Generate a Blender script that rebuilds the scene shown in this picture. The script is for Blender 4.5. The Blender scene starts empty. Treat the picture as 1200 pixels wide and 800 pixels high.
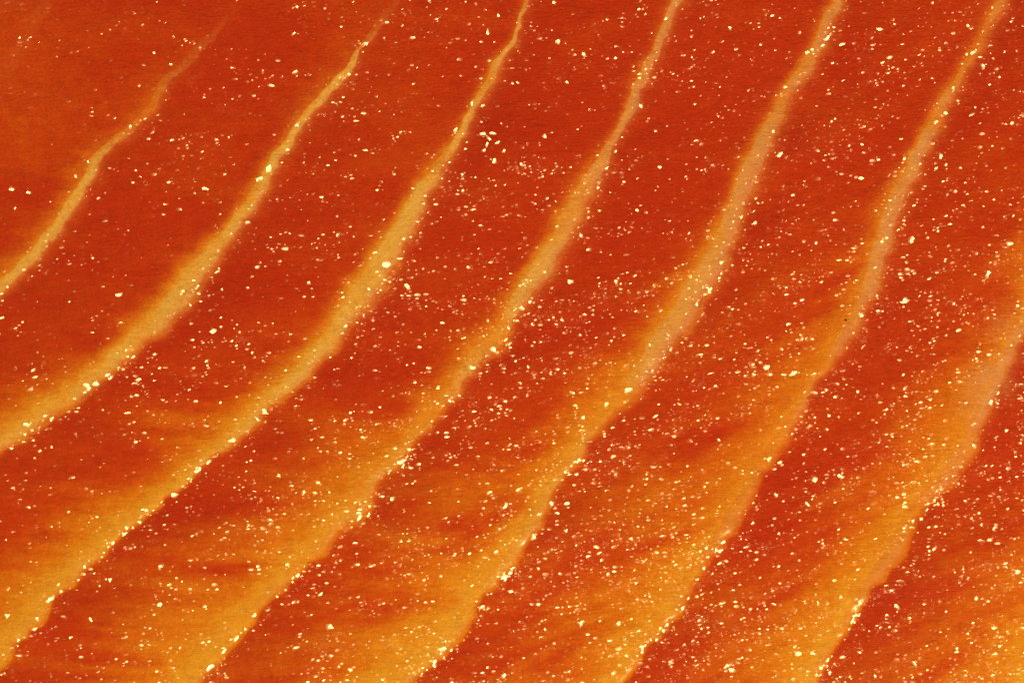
import bpy, math
import numpy as np
from mathutils import Vector

# ------------------------------------------------------------------ units
# The traced lines below are read off the photograph (1200 x 800 px); the frame is 50 mm wide.
P = 0.050 / 1200.0            # metres per photograph pixel on the fillet's surface
D = 0.139                     # camera height above the fillet
rng = np.random.default_rng(11)
scene = bpy.context.scene
col = scene.collection

# ------------------------------------------------------------------ camera
cam_data = bpy.data.cameras.new('camera')
cam = bpy.data.objects.new('camera', cam_data)
col.objects.link(cam)
cam_data.sensor_width = 36.0
cam_data.lens = 36.0 * D / 0.050
cam_data.clip_start = 0.005
cam_data.clip_end = 5.0
cam.location = (0.0, 0.0, D)
cam_data.dof.use_dof = True
cam_data.dof.focus_distance = D - 0.0001
cam_data.dof.aperture_fstop = 16.0
scene.camera = cam

# ------------------------------------------------------------------ world, lamps, exposure
world = bpy.data.worlds.new('World')
scene.world = world
world.use_nodes = True
wb = world.node_tree.nodes['Background']
wb.inputs['Color'].default_value = (1.0, 0.74, 0.45, 1)
wb.inputs['Strength'].default_value = 0.06


def lamp(name, direction, dist, radius, watts, colour):
    d = bpy.data.lights.new(name, 'AREA')
    d.shape = 'DISK'
    d.size = 2 * radius
    d.energy = watts
    d.color = colour
    o = bpy.data.objects.new(name, d)
    col.objects.link(o)
    v = Vector(direction).normalized()
    o.location = v * dist
    o.rotation_euler = v.to_track_quat('Z', 'Y').to_euler()
    return o


KEY_DIR = Vector((0.36, -0.53, 0.77)).normalized()
lamp('key_lamp', KEY_DIR, 0.27, 0.024, 0.56, (1.0, 0.74, 0.28))
lamp('fill_lamp', (-0.55, 0.62, 0.62), 0.34, 0.12, 0.42, (1.0, 0.74, 0.31))

scene.view_settings.view_transform = 'Standard'
scene.view_settings.look = 'None'
scene.view_settings.exposure = 0.0
scene.view_settings.gamma = 1.0
scene.view_settings.use_curve_mapping = False
scene.cycles.use_denoising = False
scene.cycles.filter_width = 1.5
scene.cycles.max_bounces = 4
scene.cycles.diffuse_bounces = 2
scene.cycles.glossy_bounces = 2
scene.cycles.transparent_max_bounces = 8

# ------------------------------------------------------------------ axes along and across the fat seams
ANG = math.radians(55)
DX, DY = math.cos(ANG), math.sin(ANG)            # s runs up the seams
NX, NY = math.sin(ANG), -math.cos(ANG)           # n runs across them, to the right


def to_sn(x, y):                                  # photograph pixel -> (s, n)
    X, Y = x - 600.0, 400.0 - y
    return X * DX + Y * DY, X * NX + Y * NY


def to_xy(s, n):                                  # (s, n) -> px from the middle, y up
    return s * DX + n * NX, s * DY + n * NY


S0, S1, N0, N1 = -980.0, 980.0, -1000.0, 1000.0
STEP = 1.5
SG = np.arange(S0, S1 + 0.1, STEP)

# ------------------------------------------------------------------ noise fields over the slab
NW = 1400                                          # half size of the noise tile, px
GR = 2.0                                           # px per noise cell
NN = int(2 * NW / GR)


def field(sig_a, sig_b, angle, seed):
    """Smooth random field, correlation length sig_a along angle and sig_b across it."""
    r = np.random.default_rng(seed)
    f = np.fft.fft2(r.standard_normal((NN, NN)))
    k = np.fft.fftfreq(NN, GR) * 2 * math.pi
    ky, kx = np.meshgrid(k, k, indexing='ij')
    c, s = math.cos(angle), math.sin(angle)
    ka, kb = kx * c + ky * s, -kx * s + ky * c
    g = np.real(np.fft.ifft2(f * np.exp(-0.5 * ((ka * sig_a) ** 2 + (kb * sig_b) ** 2))))
    return (g / g.std()).astype(np.float32)


def sample(g, x, y):
    u = (x + NW) / GR
    v = (y + NW) / GR
    i = np.clip(np.floor(u).astype(int), 0, NN - 2)
    j = np.clip(np.floor(v).astype(int), 0, NN - 2)
    a, b = np.clip(u - i, 0, 1), np.clip(v - j, 0, 1)
    return ((g[j, i] * (1 - a) + g[j, i + 1] * a) * (1 - b) +
            (g[j + 1, i] * (1 - a) + g[j + 1, i + 1] * a) * b)


def fibre(sa, sb, seed):
    """Streaks along the muscle fibres: level at the left, rising to the right side."""
    f0 = field(sa, sb, math.radians(-2), seed)
    f1 = field(sa, sb, math.radians(24), seed)
    return lambda x, y: (lambda w: (sample(f0, x, y) * (1 - w) + sample(f1, x, y) * w) /
                         np.sqrt((1 - w) ** 2 + w ** 2))(smooth(-350, 350, x - 0.5 * y))


def iso(sig, seed):
    f = field(sig, sig, 0, seed)
    return lambda x, y: sample(f, x, y)


def smooth(a, b, x):
    t = np.clip((x - a) / (b - a), 0, 1)
    return t * t * (3 - 2 * t)


streak_wide = fibre(60, 14, 3)
streak_fine = fibre(26, 3.4, 4)
clump = fibre(20, 6, 5)
clump_big = iso(55, 6)
mottle = iso(22, 7)
lump = iso(9, 8)
grain = iso(3.2, 9)
patch = fibre(34, 11, 10)

# ------------------------------------------------------------------ traced seams: (x, y of left edge, x, y of right edge)
# each seam from the lower left to the upper right; LE and RE are traced separately
SEAMS = [
    dict(name='O', L=[(-160, 250), (-60, 130), (-5, 60), (30, 0), (70, -70)],
         R=[(-130, 275), (-30, 150), (28, 80), (62, 10), (100, -60)],
         show=[(300, .03), (100, .04), (0, .04)], W=[(200, 90), (0, 90)]),
    dict(name='A', L=[(-80, 400), (0, 318), (50, 267), (77, 225), (97, 190), (118, 166), (160, 130), (188, 90), (240, 33), (275, -5)],
         R=[(-60, 420), (0, 348), (80, 267), (102, 227), (115, 190), (148, 166), (180, 132), (207, 92), (262, 38), (300, -5)],
         show=[(350, 1), (200, .9), (175, .62), (130, .66), (90, .30), (65, .15), (35, .05), (0, .0)], W=[(345, 40), (200, 40), (100, 70), (0, 90)]),
    dict(name='B', L=[(-70, 556), (0, 499), (33, 474), (83, 440), (110, 416), (140, 384), (183, 338), (213, 300), (252, 267), (283, 225), (310, 187), (339, 147), (366, 113), (399, 77), (425, 42), (452, 0), (480, -50)],
         R=[(-50, 578), (0, 534), (67, 490), (110, 458), (140, 430), (177, 399), (213, 371), (233, 341), (254, 308), (284, 267), (312, 225), (330, 188), (356, 149), (389, 115), (415, 80), (443, 42), (470, 0), (500, -50)],
         show=[(530, 1), (150, 1), (110, .8), (75, .6), (45, .26), (0, .12)], W=[(530, 85), (430, 26), (300, 15), (150, 18), (60, 70), (0, 95)]),
    dict(name='C', L=[(-70, 812), (0, 752), (40, 705), (100, 645), (150, 603), (205, 560), (236, 530), (267, 497), (300, 464), (327, 434), (350, 408), (377, 374), (400, 326), (420, 294), (443, 267), (464, 233), (504, 183), (532, 150), (551, 117), (570, 77), (591, 53), (602, 30), (612, 0), (628, -50)],
         R=[(-50, 830), (0, 780), (33, 748), (45, 734), (67, 701), (93, 675), (113, 656), (150, 622), (173, 603), (200, 584), (233, 552), (257, 534), (283, 514), (313, 485), (340, 464), (367, 440), (400, 405), (413, 387), (430, 360), (456, 334), (467, 310), (488, 267), (503, 233), (533, 183), (553, 150), (570, 117), (588, 77), (602, 53), (612, 30), (622, 0), (638, -50)],
         show=[(780, 1), (100, 1), (50, .85), (0, .6)], W=[(780, 135), (656, 120), (534, 80), (440, 36), (360, 20), (260, 13), (150, 12), (0, 8)]),
    dict(name='D', L=[(160, 860), (212, 797), (252, 750), (303, 690), (352, 642), (395, 590), (430, 550), (460, 520), (487, 487), (510, 454), (533, 420), (557, 390), (580, 370), (590, 350), (603, 320), (620, 287), (638, 267), (655, 227), (687, 187), (709, 160), (727, 133), (735, 97), (757, 60), (770, 27), (785, 0), (808, -50)],
         R=[(180, 875), (238, 795), (250, 784), (277, 748), (300, 720), (327, 697), (353, 667), (377, 642), (400, 624), (422, 611), (437, 597), (436, 583), (450, 564), (467, 544), (480, 525), (503, 507), (523, 484), (537, 464), (550, 447), (573, 421), (600, 398), (613, 370), (627, 344), (651, 317), (660, 294), (680, 267), (700, 227), (721, 182), (728, 160), (747, 133), (758, 97), (777, 60), (788, 27), (803, 0), (826, -50)],
         show=[(800, 1), (560, .85), (480, .8), (400, .85), (300, 1), (230, .85), (160, .62), (80, .72), (0, .9)], W=[(800, 175), (700, 150), (617, 110), (484, 50), (397, 25), (300, 15), (200, 20), (120, 20), (0, 16)]),
    dict(name='E', L=[(420, 848), (455, 800), (510, 745), (545, 695), (578, 655), (612, 607), (637, 560), (664, 522), (684, 490), (705, 467), (730, 427), (752, 390), (772, 357), (795, 318), (816, 287), (832, 262), (843, 227), (863, 187), (887, 143), (907, 107), (928, 73), (943, 48), (959, 20), (967, 0), (985, -50)],
         R=[(440, 850), (483, 798), (500, 781), (523, 764), (549, 745), (557, 721), (570, 701), (590, 681), (607, 655), (630, 625), (643, 598), (657, 571), (683, 537), (692, 523), (710, 498), (737, 475), (757, 454), (770, 434), (790, 408), (803, 390), (820, 364), (843, 330), (857, 304), (872, 267), (881, 227), (900, 187), (918, 143), (933, 107), (955, 73), (967, 50), (980, 20), (986, 0), (1003, -50)],
         show=[(800, 1), (560, .9), (480, .85), (380, 1), (100, 1), (0, .9)], W=[(800, 190), (680, 165), (600, 95), (571, 78), (490, 95), (440, 55), (380, 34), (260, 15), (0, 12)]),
    dict(name='F', L=[(668, 850), (708, 797), (745, 745), (775, 705), (805, 655), (832, 615), (857, 575), (880, 535), (905, 500), (930, 470), (955, 432), (976, 390), (996, 344), (1006, 314), (1013, 284), (1021, 262), (1031, 227), (1054, 187), (1080, 143), (1103, 103), (1117, 80), (1136, 57), (1147, 27), (1161, 0), (1182, -50)],
         R=[(695, 855), (735, 797), (747, 781), (763, 755), (777, 737), (800, 711), (820, 677), (837, 651), (857, 627), (880, 587), (903, 541), (920, 523), (937, 494), (950, 464), (967, 434), (986, 414), (1007, 384), (1026, 357), (1034, 324), (1047, 284), (1053, 265), (1063, 227), (1083, 187), (1107, 143), (1128, 103), (1138, 80), (1153, 57), (1167, 27), (1180, 0), (1200, -50)],
         show=[(800, .95), (560, .75), (430, .8), (370, .9), (200, 1), (0, .9)], W=[(800, 150), (711, 145), (650, 125), (587, 110), (500, 120), (460, 100), (414, 80), (340, 60), (284, 40), (200, 16), (0, 14)]),
    dict(name='G', L=[(915, 850), (938, 797), (965, 745), (985, 710), (1010, 668), (1035, 632), (1055, 592), (1085, 555), (1118, 515), (1140, 478), (1158, 440), (1172, 405), (1186, 370), (1194, 334), (1204, 295), (1214, 260), (1235, 215), (1270, 150)],
         R=[(935, 860), (964, 797), (977, 764), (997, 734), (1013, 711), (1021, 691), (1040, 671), (1060, 648), (1073, 611), (1097, 584), (1120, 561), (1138, 541), (1145, 523), (1160, 490), (1170, 464), (1184, 434), (1196, 403), (1210, 370), (1220, 334), (1230, 295), (1242, 260), (1262, 215), (1300, 150)],
         show=[(800, 1), (600, .8), (470, .85), (400, .9), (250, .8)], W=[(800, 150), (711, 130), (664, 125), (600, 100), (541, 125), (464, 105), (420, 95), (370, 50), (300, 60), (200, 50)]),
    dict(name='H', L=[(1150, 860), (1190, 800), (1216, 755), (1250, 705), (1300, 640)],
         R=[(1175, 870), (1216, 805), (1244, 762), (1278, 712), (1330, 640)],
         show=[(800, 1), (600, .9)], W=[(800, 150), (700, 140), (600, 120)]),
]


def curve(pts):
    a = np.array([to_sn(x, y) for x, y in pts])
    a = a[np.argsort(a[:, 0])]
    s, n = a[:, 0], a[:, 1]
    out = np.interp(SG, s, n)
    lo = np.polyfit(s[:2], n[:2], 1)
    hi = np.polyfit(s[-2:], n[-2:], 1)
    m = SG < s[0]
    out[m] = n[0] + np.clip(lo[0], -.2, .35) * (SG[m] - s[0])
    m = SG > s[-1]
    out[m] = n[-1] + np.clip(hi[0], -.35, .2) * (SG[m] - s[-1])
    k = np.exp(-0.5 * (np.arange(-9, 10) * STEP / 4.5) ** 2)
    k /= k.sum()
    return np.convolve(np.pad(out, 9, mode='edge'), k, 'valid')


def along(seam, key):
    """A value traced against the photograph's y, as a function of s down the seam's right edge."""
    n = seam['Rn']
    _, Y = to_xy(SG, n)
    ys = 400.0 - Y
    t = sorted(seam[key])
    return np.interp(ys, [p[0] for p in t], [p[1] for p in t])


ragged = iso(7, 21)
ragged_fine = iso(3.2, 22)
prev = np.full_like(SG, N0 + 60)
for sm in SEAMS:
    sm['Ln'] = curve(sm['L'])
    sm['Rn'] = curve(sm['R'])
    for key, amp in (('Ln', 1.6), ('Rn', 2.0)):
        x, y = to_xy(SG, sm[key])
        sm[key] = sm[key] + amp * ragged(x, y) + .35 * amp * ragged_fine(x, y)
    sm['Ln'] = sm['Ln'] + .24 * (sm['Rn'] - sm['Ln'])
    sm['Ln'] = np.maximum(sm['Ln'], prev + 25)
    sm['Rn'] = np.maximum(sm['Rn'], sm['Ln'] + 5)
    prev = sm['Rn']
    sm['Sn'] = along(sm, 'show')
    sm['Wn'] = along(sm, 'W')


# ------------------------------------------------------------------ surface
def relief(x, y):
    """Height of the cut face, px: it falls away gently to the upper left."""
    r = np.maximum(0, (-x * 0.75 + y * 0.66) - 150.0)
    h = -r * r / 16000.0
    r2 = np.maximum(0, (x * 0.75 - y * 0.66) - 420.0)
    h = h - r2 * r2 / 60000.0
    h = h + 0.8 * mottle(x, y) + 0.25 * lump(x, y) + 0.12 * streak_fine(x, y) + 0.04 * grain(x, y)
    return h + 0.45 * streak_wide(x, y)


def lay(s, n, add):
    """(s, n) and extra height -> metres; the traced point is carried along its sight line onto the surface."""
    x, y = to_xy(s, n)
    z = (relief(x, y) + add) * P
    k = (D - z) / D
    return np.stack([x * P * k, y * P * k, z], axis=-1)


def in_frame(s, n, m):
    x, y = to_xy(s, n)
    return (abs(x) < 600 + m) & (abs(y) < 400 + m)


THICK = 0.013


def piece(name, left, right, shade, material, parent):
    """A prism with a finely gridded top between two edge curves; shade(S, U, N, width) -> dict of height and tone values."""
    vis = np.zeros(len(SG), bool)
    for t in np.linspace(0, 1, 9):
        vis |= in_frame(SG, left + (right - left) * t, 14)
    keep = vis.copy()
    keep[::14] = True
    keep[-1] = True
    idx = np.nonzero(keep)[0]
    s = SG[idx]
    L, R = left[idx], right[idx]
    wmax = float(np.max((R - L)[vis[idx]])) if vis.any() else float(np.max(R - L)) / 8
    nu = int(min(max(6, math.ceil(wmax / STEP)), 170)) + 1
    u = np.linspace(0, 1, nu)
    S = np.repeat(s[:, None], nu, 1)
    N = L[:, None] + (R - L)[:, None] * u[None, :]
    U = np.repeat(u[None, :], len(s), 0)
    Wd = np.repeat((R - L)[:, None], nu, 1)
    data = shade(idx, S, U, N, Wd)
    top = lay(S, N, data.pop('height'))
    ns = len(s)
    vid = np.arange(ns * nu).reshape(ns, nu)
    quads = [np.stack([vid[:-1, :-1], vid[:-1, 1:], vid[1:, 1:], vid[1:, :-1]], -1).reshape(-1, 4)]
    ring = np.concatenate([vid[0, :], vid[1:, -1], vid[-1, -2::-1], vid[-2:0:-1, 0]])
    base = ns * nu
    up2 = top.reshape(-1, 3)[ring]
    low = up2.copy()
    low[:, 2] = -THICK - 0.004
    m = len(ring)
    a = np.arange(m)
    b = (a + 1) % m
    # the wall's own upper ring keeps the top's shading clean
    quads.append(np.stack([base + b, base + a, base + m + a, base + m + b], -1))
    verts = np.concatenate([top.reshape(-1, 3), up2, low])
    rgt = base + m + np.arange(nu - 1, nu - 1 + ns)
    lft = np.concatenate([[base + m], base + m + np.arange(m - 1, m - ns + 1, -1), [base + m + nu - 1 + ns - 1 + nu - 1]])
    quads.append(np.stack([lft[:-1], lft[1:], rgt[1:], rgt[:-1]], -1))
    faces = np.concatenate(quads).astype(np.int32)
    me = bpy.data.meshes.new(name)
    me.vertices.add(len(verts))
    me.vertices.foreach_set('co', verts.astype(np.float32).ravel())
    me.loops.add(faces.size)
    me.loops.foreach_set('vertex_index', faces.ravel())
    me.polygons.add(len(faces))
    me.polygons.foreach_set('loop_start', np.arange(0, faces.size, 4, dtype=np.int32))
    me.polygons.foreach_set('use_smooth', np.ones(len(faces), bool))
    me.update(calc_edges=True)
    for k, v in data.items():
        at = me.attributes.new(k, 'FLOAT', 'POINT')
        flat = np.broadcast_to(v, S.shape).reshape(-1)
        at.data.foreach_set('value', np.concatenate([flat, flat[ring], flat[ring]]).astype(np.float32))
    me.materials.append(material)
    o = bpy.data.objects.new(name, me)
    col.objects.link(o)
    o.parent = parent
    return o


# ------------------------------------------------------------------ materials
def lin(r, g, b, k=1.0):
    f = lambda c: (c / 255 / 12.92 if c <= 10.3 else ((c / 255 + .055) / 1.055) ** 2.4)
    return (f(r) * k, f(g) * k * 1.17, f(b) * k * 1.8, 1)


class Tree:
    def __init__(self, mat):
        mat.use_nodes = True
        self.t = mat.node_tree
        self.t.nodes.clear()

    def n(self, kind, **kw):
        nd = self.t.nodes.new(kind)
        for k, v in kw.items():
            setattr(nd, k, v)
        return nd

    def set(self, sock, v):
        if hasattr(v, 'is_output'):
            self.t.links.new(v, sock)
        else:
            sock.default_value = v

    def math(self, op, a, b=None, c=None, clamp=False):
        nd = self.n('ShaderNodeMath', operation=op, use_clamp=clamp)
        for i, v in enumerate((a, b, c)):
            if v is not None:
                self.set(nd.inputs[i], v)
        return nd.outputs[0]

    def vec(self, op, a, b=None, scale=None):
        nd = self.n('ShaderNodeVectorMath', operation=op)
        self.set(nd.inputs[0], a)
        if b is not None:
            self.set(nd.inputs[1], b)
        if scale is not None:
            self.set(nd.inputs['Scale'], scale)
        return nd.outputs['Value'] if op in ('LENGTH', 'DISTANCE', 'DOT_PRODUCT') else nd.outputs['Vector']

    def mix(self, f, a, b):
        nd = self.n('ShaderNodeMix', data_type='RGBA')
        self.set(nd.inputs[0], f)
        self.set(nd.inputs[6], a)
        self.set(nd.inputs[7], b)
        return nd.outputs[2]

    def attr(self, name):
        return self.n('ShaderNodeAttribute', attribute_name=name).outputs['Fac']

    def noise(self, co, scale, detail=2.0, rough=.5, colour=False):
        nd = self.n('ShaderNodeTexNoise', noise_dimensions='3D')
        self.set(nd.inputs['Vector'], co)
        nd.inputs['Scale'].default_value = scale
        nd.inputs['Detail'].default_value = detail
        nd.inputs['Roughness'].default_value = rough
        return nd.outputs['Color' if colour else 'Fac']

    def range(self, v, a, b, c=0.0, d=1.0, kind='SMOOTHSTEP'):
        nd = self.n('ShaderNodeMapRange', interpolation_type=kind)
        self.set(nd.inputs['Value'], v)
        for k, x in (('From Min', a), ('From Max', b), ('To Min', c), ('To Max', d)):
            self.set(nd.inputs[k], x)
        return nd.outputs['Result']


GAIN = 1.27


def flesh_material():
    mat = bpy.data.materials.new('salmon_flesh')
    t = Tree(mat)
    co = t.vec('SCALE', t.n('ShaderNodeTexCoord').outputs['Object'], scale=1.0 / P)      # photograph pixels
    fat, pale, deep, wet, pink = (t.attr(k) for k in ('fat', 'pale', 'deep', 'wet', 'pink'))
    # colour of the flesh: deep red, red, orange where fat lies under it, straw yellow, pale connective tissue
    stretched = t.n('ShaderNodeMapping')
    t.set(stretched.inputs['Vector'], co)
    stretched.inputs['Rotation'].default_value = (0, 0, math.radians(-12))
    stretched.inputs['Scale'].default_value = (.25, 1, 1)
    st = stretched.outputs[0]
    fib = t.noise(st, .16, 3, .6)
    fine = t.noise(co, .35, 2, .6)
    blot = t.noise(co, .05, 3, .6)
    f = t.math('ADD', fat, t.math('MULTIPLY', t.math('SUBTRACT', fib, .5), .16))
    f = t.math('ADD', f, t.math('MULTIPLY', t.math('SUBTRACT', blot, .5), .36))
    f = t.math('ADD', f, t.math('MULTIPLY', t.math('SUBTRACT', fine, .5), .24))
    ramp = t.n('ShaderNodeValToRGB')
    t.set(ramp.inputs[0], f)
    e = ramp.color_ramp.elements
    e[0].position, e[0].color = 0.0, lin(188, 50, 16, GAIN)
    e[1].position, e[1].color = 1.0, lin(226, 152, 38, GAIN)
    for p, c in ((.30, (198, 68, 16)), (.55, (210, 97, 16)), (.78, (220, 124, 22))):
        k = e.new(p)
        k.color = lin(*c, GAIN)
    c = t.mix(deep, ramp.outputs[0], lin(172, 37, 16, GAIN))
    pl = t.math('MULTIPLY', pale, t.range(t.noise(co, .20, 4, .8), .32, .68, .25, 1.55, 'LINEAR'), clamp=True)
    c = t.mix(pl, c, t.mix(pink, lin(228, 168, 78, GAIN), lin(214, 134, 84, GAIN)))
    rip = t.noise(st, .42, 2, .6)
    v = t.math('ADD', .50, t.math('MULTIPLY', fine, .30))
    v = t.math('ADD', v, t.math('MULTIPLY', rip, .24))
    v = t.math('ADD', v, t.math('MULTIPLY', fib, .24))
    v = t.math('ADD', v, t.math('MULTIPLY', t.noise(co, .085, 3, .6), .24))
    c = t.vec('SCALE', c, scale=v)

    # the wet film: tiny tilted beads of moisture in the coat, thick where the face is wettest
    geo = t.n('ShaderNodeNewGeometry').outputs['Normal']

    def film(cell, seed, amp, bias, curv, r0, r1, share, turn, stretch, rmax):
        mp = t.n('ShaderNodeMapping', vector_type='TEXTURE')
        t.set(mp.inputs['Vector'], t.vec('ADD', co, (seed * 517.0, seed * 131.0, 0)))
        mp.inputs['Rotation'].default_value = (0, 0, math.radians(turn))
        mp.inputs['Scale'].default_value = (stretch, 1, 1)
        off = mp.outputs[0]
        wob = t.vec('SUBTRACT', t.noise(off, .10, 1, .5, colour=True), (.5, .5, .5))
        off = t.vec('ADD', off, t.vec('SCALE', wob, scale=cell * .7))
        vo = t.n('ShaderNodeTexVoronoi', voronoi_dimensions='2D', feature='F1')
        t.set(vo.inputs['Vector'], off)
        vo.inputs['Scale'].default_value = 1.0 / cell
        wn = t.n('ShaderNodeTexWhiteNoise', noise_dimensions='3D')
        t.set(wn.inputs['Vector'], vo.outputs['Position'])
        rnd = t.n('ShaderNodeSeparateXYZ')
        t.set(rnd.inputs[0], wn.outputs['Color'])
        tilt = t.vec('SCALE', t.vec('SUBTRACT', vo.outputs['Color'], (.5, .5, .5)), scale=2 * amp)
        tilt = t.vec('ADD', tilt, bias)
        away = t.vec('SUBTRACT', off, t.vec('SCALE', vo.outputs['Position'], scale=1.0))
        tilt = t.vec('ADD', tilt, t.vec('SCALE', away, scale=curv / cell))
        tilt = t.vec('MULTIPLY', tilt, (1, 1, 0))
        rad = t.math('ADD', r0, t.math('MULTIPLY', t.math('MULTIPLY', rnd.outputs[0], rnd.outputs[0]), r1 - r0))
        mask = t.range(vo.outputs['Distance'], t.math('MULTIPLY', rad, .88), rad, 1.0, 0.0)
        on = t.math('LESS_THAN', rnd.outputs[1], t.math('MULTIPLY', wet, share))
        return tilt, t.math('MULTIPLY', mask, on), t.range(rnd.outputs[2], 0.0, 1.0, .115, rmax, 'LINEAR')

    b = (KEY_DIR.x * .30, KEY_DIR.y * .30, 0)
    tilt, gloss = None, .15
    for args in ((3.3, 3, .25, b, .14, .22, .62, 1.35, 20, 1.5, .30),
                 (4.8, 1, .235, b, .18, .18, .50, 1.2, 3, 1.85, .25),
                 (8.6, 2, .27, b, .28, .09, .28, 1.1, 20, 1.9, .17)):
        tl, mk, ro = film(*args)
        mr = t.n('ShaderNodeMix', data_type='FLOAT')
        t.set(mr.inputs[0], mk)
        t.set(mr.inputs[2], gloss)
        t.set(mr.inputs[3], ro)
        gloss = mr.outputs[0]
        if tilt is None:
            tilt = t.vec('SCALE', tl, scale=mk)
        else:
            tilt = t.vec('ADD', t.vec('SCALE', tilt, scale=t.math('SUBTRACT', 1.0, mk)), t.vec('SCALE', tl, scale=mk))
    n = t.vec('ADD', geo, tilt)
    n = t.vec('NORMALIZE', n)
    bs = t.n('ShaderNodeBsdfPrincipled')
    t.set(bs.inputs['Base Color'], c)
    bump = t.n('ShaderNodeBump')
    bump.inputs['Strength'].default_value = .6
    bump.inputs['Distance'].default_value = 2.6 * P
    t.set(bump.inputs['Height'], t.math('ADD', t.math('MULTIPLY', rip, 1.2), t.math('MULTIPLY', t.noise(co, .16, 3, .6), .8)))
    t.set(bs.inputs['Normal'], bump.outputs[0])
    bs.inputs['Roughness'].default_value = .55
    bs.inputs['Specular IOR Level'].default_value = .05
    bs.inputs['Coat Weight'].default_value = 1.0
    t.set(bs.inputs['Coat Roughness'], gloss)
    bs.inputs['Coat IOR'].default_value = 1.42
    t.set(bs.inputs['Coat Normal'], n)
    out = t.n('ShaderNodeOutputMaterial')
    t.set(out.inputs['Surface'], bs.outputs[0])
    return mat


def moisture_material():
    mat = bpy.data.materials.new('clear_moisture')
    t = Tree(mat)
    gl = t.n('ShaderNodeBsdfGlossy')
    gl.inputs['Roughness'].default_value = .13
    tr = t.n('ShaderNodeBsdfTransparent')
    fr = t.n('ShaderNodeFresnel')
    fr.inputs['IOR'].default_value = 1.45
    mx = t.n('ShaderNodeMixShader')
    t.set(mx.inputs[0], t.math('MINIMUM', fr.outputs[0], .055))
    t.set(mx.inputs[1], tr.outputs[0])
    t.set(mx.inputs[2], gl.outputs[0])
    out = t.n('ShaderNodeOutputMaterial')
    t.set(out.inputs['Surface'], mx.outputs[0])
    return mat


FLESH = flesh_material()
CLEAR = moisture_material()

# ------------------------------------------------------------------ the fillet
fillet = bpy.data.objects.new('salmon_fillet', None)
fillet.empty_display_size = 0.01
fillet.location = (0, 0, 0)
col.objects.link(fillet)
fillet['label'] = 'wet orange salmon fillet with pale diagonal fat seams filling the picture'
fillet['category'] = 'fish fillet'


def wetness(x, y):
    """How thickly the moisture beads: more to the lower right, in patches along the fibres."""
    g = smooth(-900, 700, x * .75 - y * .9)
    c = smooth(-.45, 1.6, .9 * clump(x, y) + .35 * clump_big(x, y) + .35 * streak_fine(x, y))
    return (.44 + .70 * g) * (.22 + 1.4 * c)


def base_fat(x, y):
    low = smooth(450, -420, y)
    fat = .05 + .19 * low + .025 * streak_wide(x, y) + .04 * clump_big(x, y) + (.045 + .01 * low) * patch(x, y)
    return fat + .24 * np.exp(-((x + 600) / 120) ** 2 - ((y - 330) / 120) ** 2)


def membrane(x, y):
    """The torn pale skin lying over the flesh by the right edge."""
    return np.clip(.55 * np.exp(-((x - 570 - .35 * (y + 20)) / 26) ** 2 - ((y + 22) / 52) ** 2) * (1 + .5 * lump(x, y) + .4 * patch(x, y)), 0, .8)


def shade_flake(left_seam, right_seam):
    def f(idx, S, U, N, Wd):
        x, y = to_xy(S, N)
        dr = (1 - U) * Wd                      # px to the seam on the right
        dl = U * Wd                            # px from the seam on the left
        low = smooth(450, -420, y)             # more fat low down
        fat = base_fat(x, y)
        height = np.zeros_like(U)
        deep = np.zeros_like(U)
        pale = np.zeros_like(U)
        if right_seam:
            W = right_seam['Wn'][idx][:, None] * np.clip(1 + (.14 - .04 * low) * streak_wide(x, y) + .14 * streak_fine(x, y) + .12 * patch(x, y), .35, 2.0)
            q = np.clip(1 - dr / np.maximum(W * (1 + .18 * low), 12), 0, 1)
            q = q ** np.clip(1.9 - .30 * low - .9 * (1 - right_seam['Sn'][idx][:, None]), .9, 2) * (.85 + .15 * q)
            edge = seam_edge_fat(right_seam, idx, y)
            fat = fat + np.maximum(0, edge - fat) * q
            height = height + 1.2 * np.exp(-(dr / 20) ** 2)
            pale = .10 * right_seam['Sn'][idx][:, None] * np.exp(-dr / 7)
        if left_seam:
            sh = left_seam['Sn'][idx][:, None]
            near = np.exp(-dl / (2.2 + 3.2 * smooth(-300, 300, y)))
            end = seam_end_fat(left_seam, idx, y)
            fat = fat + np.maximum(0, end - fat) * near * np.clip(sh * 2, 0, 1)
            deep = (.55 * sh) * np.exp(-(dl / 75) ** 1.5) * (1 - near) * np.clip(.8 + .35 * streak_wide(x, y), 0, 1.4)
            height = height - 0.9 * sh * (smooth(0, 20, dl) * np.exp(-dl / 45))
            pale = pale + .22 * sh * smooth(-350, 200, y) * near
            edgew = .55 * sh * np.exp(-dl / 9)
        else:
            edgew = 0
        pale = pale + membrane(x, y)
        wet = wetness(x, y) + edgew
        return dict(height=height, fat=fat, deep=np.clip(deep, 0, 1), pale=np.clip(pale, 0, 1), wet=np.clip(wet, 0, 1), pink=np.full_like(U, .8))
    return f


def seam_edge_fat(seam, idx, y):
    return seam['Sn'][idx][:, None] ** .6 * (.54 + .46 * smooth(380, -250, y))


def seam_end_fat(seam, idx, y):
    return seam['Sn'][idx][:, None] * (.74 - .32 * smooth(-350, 200, y))


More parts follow.
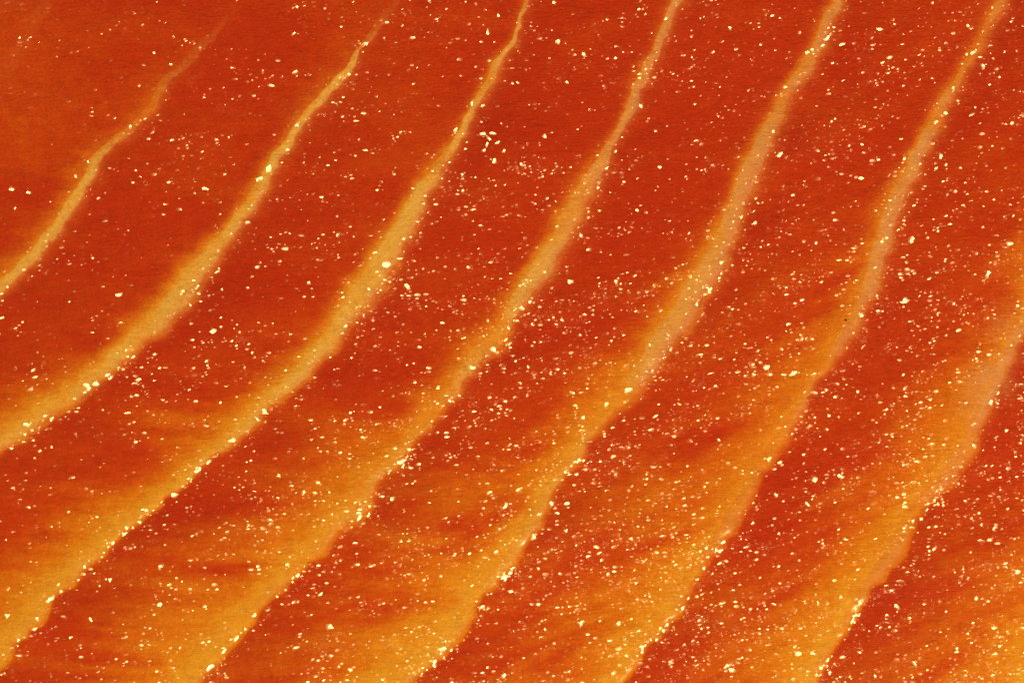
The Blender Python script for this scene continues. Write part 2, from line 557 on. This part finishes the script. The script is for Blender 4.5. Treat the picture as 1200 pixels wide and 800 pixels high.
def shade_seam(seam):
    def f(idx, S, U, N, Wd):
        x, y = to_xy(S, N)
        sh = seam['Sn'][idx][:, None]
        e = seam_edge_fat(seam, idx, y)
        core = smooth(0, .30, U) * (1 - smooth(.66, 1, U))
        fat = e + (.92 * sh - e) * smooth(0, .24, U) * np.clip(.9 + .22 * mottle(x, y), 0, 1.2)
        rim = np.clip(U + .10 * lump(x, y) * (1 - U) * 2, 0, 1)
        fat = fat + (seam_end_fat(seam, idx, y) - fat) * smooth(.55, 1, rim)
        fat = np.maximum(fat, base_fat(x, y))
        up = smooth(-420, 250, y)
        pale = sh * ((.26 + .78 * up) * core + (.08 + .40 * smooth(-350, 200, y)) * smooth(.30, .80, U)) * np.clip(.85 + .3 * mottle(x, y) + .12 * lump(x, y), .2, 1.3)
        pale = pale + (.22 * sh * smooth(-350, 200, y) - pale) * smooth(.75, 1, U)
        pale = pale + membrane(x, y)
        height = 1.2 * (1 - smooth(0, 1, U)) + sh * 1.0 * np.sin(np.pi * np.clip(U, 0, 1)) ** 2 * np.clip(Wd / 30, .3, 1)
        wet = .62 * wetness(x, y) + .9 * sh * smooth(.55, .9, U) * np.clip(.5 + .5 * clump(x, y), 0, 1)
        return dict(height=height, fat=np.clip(fat, 0, 1), deep=np.zeros_like(U), pale=np.clip(pale, 0, .95), wet=np.clip(wet, 0, 1), pink=np.clip(.80 * smooth(-100, 400, x + .35 * y) + .75 * smooth(.45, .95, U), 0, 1))
    return f


edges = [np.full_like(SG, N0)]
prev_seam = None
prev_edge = np.full_like(SG, N0)
for sm in SEAMS:
    piece('muscle_flake', prev_edge, sm['Ln'], shade_flake(prev_seam, sm), FLESH, fillet)
    piece('fat_seam', sm['Ln'], sm['Rn'], shade_seam(sm), FLESH, fillet)
    prev_seam, prev_edge = sm, sm['Rn']
piece('muscle_flake', prev_edge, np.maximum(np.full_like(SG, N1), prev_edge + 40), shade_flake(prev_seam, None), FLESH, fillet)


# ------------------------------------------------------------------ the larger beads of moisture: x, y, width, length ratio, angle (photograph px, degrees)
BEADS = [(15,221,7,2,-12),(34,226,5,1.5,-15),(151,149,8),(181,61,6),(201,76,6),(348,146,7),(315,198,7,2,60),(302,209,6,1.5,60),(242,222,6,2,-10),(104,190,5),(88,206,6),(17,244,5),
 (583,19,7),(573,38,8,1.5,100),(654,50,8),(684,64,7),(600,97,6),(607,97,6),(664,97,6),(566,177,8),(580,189,8),(612,193,7),(638,159,8),(572,162,7,2,-50),(566,157,5,2,0),(577,157,6,2.2,0),(583,167,5,1.8,30),(590,177,5,1.6,40),(571,170,5,1.6,80),(780,21,7),(752,124,8),(701,219,6),(650,3,6),(543,224,6),(747,246,6),(554,120,6,2,75),(534,153,6,1.6,70),
 (855,34,7),(892,52,7),(969,44,7),(965,54,8),(951,60,8),(946,62,7),(913,181,8,1.4,30),(1142,62,8,1.4,20),(1132,63,6),(1151,77,7),(1108,131,8),(1096,143,8),(1060,187,7),(1079,193,6),(1102,183,7,1.6,80),(1097,196,6),(1108,193,6),(885,262,7),(884,248,5),(907,154,6),
 (8,336,6),(102,453,8,1.5,-60),(115,450,7),(32,498,8,1.4,-10),(13,524,7),(46,527,7),(60,523,6),(250,388,7,1.5,30),(260,340,6),(290,338,6),(296,414,6),(303,490,7,2,-40),(311,482,6,2,-45),(272,515,9,1.4,20),(140,345,6,2,0),(362,332,6),
 (452,309,10,1.5,-20),(473,280,7),(477,337,8,1.5,-60),(432,339,6),(405,383,7),(577,409,8,1.4,-30),(553,430,7,1.5,-20),(528,469,7),(597,384,6),(680,275,6),(737,458,10,1.6,10),(762,438,8,1.5,10),(763,404,7),(788,408,7,1.5,50),(779,420,6),(710,475,7,1.5,50),(669,330,7,1.8,0),(722,330,7),(722,346,6),(620,429,7),(605,422,6),
 (1068,281,10),(955,284,7),(846,307,7),(832,340,7,1.4,60),(816,356,7),(1060,350,7),(1157,322,7,1.7,60),(1183,285,7,1.5,0),(929,438,8,1.6,30),(898,430,7,1.5,30),(1005,458,6),(1133,471,7,1.6,10),(1192,358,6),(970,457,7),(971,487,6),
 (9,721,10),(43,725,7),(60,700,7,1.5,35),(172,597,7),(205,580,8,1.3,0),(233,549,8),(150,617,7,1.4,45),(116,685,7),(130,679,7,1.3,15),(105,726,7,1.4,-40),(356,576,6),(372,565,7),(303,664,7),(386,734,10,1.3,-30),(247,782,8,2,40),(276,748,8,1.5,45),(262,762,6,1.6,45),(350,673,5),(343,681,5),(335,690,5),(325,698,5),(298,720,6,1.5,40),
 (517,761,10,1.5,25),(591,675,10,1.3,80),(565,711,8,1.4,40),(625,629,7,1.4,80),(648,589,9,1.3,40),(678,540,6,1.6,55),(470,540,8,1.6,35),(461,584,6,1.8,20),(592,592,7,1.7,60),(630,666,7),(725,730,7),(663,622,7),(741,631,7),(680,731,6,1.6,70),(640,737,7),(410,785,7),(496,783,7),(590,791,7,1.4,20),
 (954,561,10),(947,589,8,1.8,-45),(985,558,7,2,-35),(909,580,7),(1098,591,7),(1150,614,6),(1165,619,7),(1051,584,7,1.3,0),(1051,711,8,1.6,-45),(1145,700,8),(952,765,7),(853,780,7,2,25),(973,788,7),(1025,793,8),(1071,778,8,1.5,-60),(1121,760,6),(1047,691,7,1.5,10),(913,626,6),(985,699,6),(828,641,7),(821,646,6),(902,538,6,1.6,45),(914,541,6,1.6,40)]


def bead(x, y, w, ratio=1.0, turn=0.0):
    X, Y = x - 600.0, 400.0 - y
    s_, n_ = X * DX + Y * DY, X * NX + Y * NY
    on_seam = any(np.interp(s_, SG, q['Ln']) - 12 < n_ < np.interp(s_, SG, q['Rn']) for q in SEAMS)
    c = lay(np.array([s_]), np.array([n_]), np.array([2.0 if on_seam else .5]))[0]
    view = Vector((0, 0, D)) - Vector(c)
    key = KEY_DIR * 0.27 - Vector(c)
    lean = (view.normalized() + key.normalized()).normalized()
    lean = (lean + Vector((rng.normal(0, .03), rng.normal(0, .03), 0))).normalized()
    K = 9
    a = np.arange(K) * 2 * math.pi / K + rng.uniform(0, 1)
    rad = 1 + rng.uniform(-.28, .28, K)
    th = math.radians(turn)
    rows = [[(0.0, 0.0, 0.0)]]
    for f in (.55, 1.0):
        ring = []
        for k in range(K):
            px, py = math.cos(a[k]) * rad[k] * f * w * .5 * ratio, math.sin(a[k]) * rad[k] * f * w * .5
            ring.append((px * math.cos(th) - py * math.sin(th), px * math.sin(th) + py * math.cos(th), -.022 * w * f * f))
        rows.append(ring)
    sx, sy = -lean.x / lean.z, -lean.y / lean.z
    flat = [(p[0], p[1], p[2] + sx * p[0] + sy * p[1] + .12 * w) for r in rows for p in r]
    foot = [(p[0] * 1.06, p[1] * 1.06, -2.5 - .3 * w) for p in rows[2]]
    rim = flat[1 + K:1 + 2 * K]
    verts = [tuple(q * P for q in p) for p in flat + rim + foot]
    faces = [(0, 1 + k, 1 + (k + 1) % K) for k in range(K)]
    faces += [(1 + k, 1 + K + k, 1 + K + (k + 1) % K, 1 + (k + 1) % K) for k in range(K)]
    faces += [(1 + 2 * K + k, 1 + 3 * K + k, 1 + 3 * K + (k + 1) % K, 1 + 2 * K + (k + 1) % K) for k in range(K)]
    me = bpy.data.meshes.new('moisture_bead')
    me.from_pydata(verts, [], faces)
    me.polygons.foreach_set('use_smooth', np.ones(len(faces), bool))
    me.materials.append(CLEAR)
    o = bpy.data.objects.new('moisture_bead', me)
    o.location = c
    col.objects.link(o)
    o.parent = fillet


for b_ in BEADS:
    bead(b_[0], b_[1], b_[2] * .74, *b_[3:])
# rows of small beads where the moisture gathers along the seams' lower right edges
for q in SEAMS[2:8]:
    x_, y_ = to_xy(SG, q['Rn'])
    spots = np.nonzero((abs(x_) < 590) & (abs(y_) < 392))[0]
    w_ = (.12 + .88 * smooth(60, -260, y_[spots])) * np.clip(.35 + clump(x_[spots], y_[spots]), .03, 2) * q['Sn'][spots]
    for i in rng.choice(spots, size=19, replace=False, p=w_ / w_.sum()):
        n_ = q['Rn'][i] - rng.uniform(-1, 5)
        xx, yy = to_xy(SG[i], n_)
        bead(xx + 600, 400 - yy, rng.uniform(2.6, 4.8), rng.uniform(1, 1.7), rng.uniform(20, 70))

# ------------------------------------------------------------------ one dark speck on the pale seam
mat = bpy.data.materials.new('dark_speck')
t_ = Tree(mat)
bs_ = t_.n('ShaderNodeBsdfPrincipled')
t_.set(bs_.inputs['Base Color'], t_.mix(t_.noise(t_.n('ShaderNodeTexCoord').outputs['Object'], 20000), (.10, .02, .012, 1), (.16, .035, .018, 1)))
bs_.inputs['Roughness'].default_value = .6
t_.set(t_.n('ShaderNodeOutputMaterial').inputs['Surface'], bs_.outputs[0])
s_, n_ = to_sn(991, 375)
c_ = lay(np.array([s_]), np.array([n_]), np.array([1.2]))[0]
vv, ff = [(0, 0, 1.6)], []
for j, (r, z) in enumerate(((.9, 1.2), (1.5, 0.0), (1.2, -2.0))):
    for k in range(8):
        q = r * (1 + .25 * math.sin(2.3 * k + j))
        vv.append((q * math.cos(k * math.pi / 4), q * .85 * math.sin(k * math.pi / 4), z))
ff += [(0, 1 + k, 1 + (k + 1) % 8) for k in range(8)]
for j in range(2):
    ff += [(1 + 8 * j + k, 9 + 8 * j + k, 9 + 8 * j + (k + 1) % 8, 1 + 8 * j + (k + 1) % 8) for k in range(8)]
me = bpy.data.meshes.new('dark_speck')
me.from_pydata([tuple(q * P for q in p) for p in vv], [], ff)
me.materials.append(mat)
sp = bpy.data.objects.new('dark_speck', me)
sp.location = c_
sp.parent = fillet
sp['label'] = 'tiny dark speck on the pale fat seam'
col.objects.link(sp)

# the fillet's origin lies at its base
lift = THICK + 0.004
fillet.location.z = -lift
for o in fillet.children:
    o.location.z += lift

print('tris', sum(len(o.data.polygons) * 2 for o in bpy.data.objects if o.type == 'MESH'))
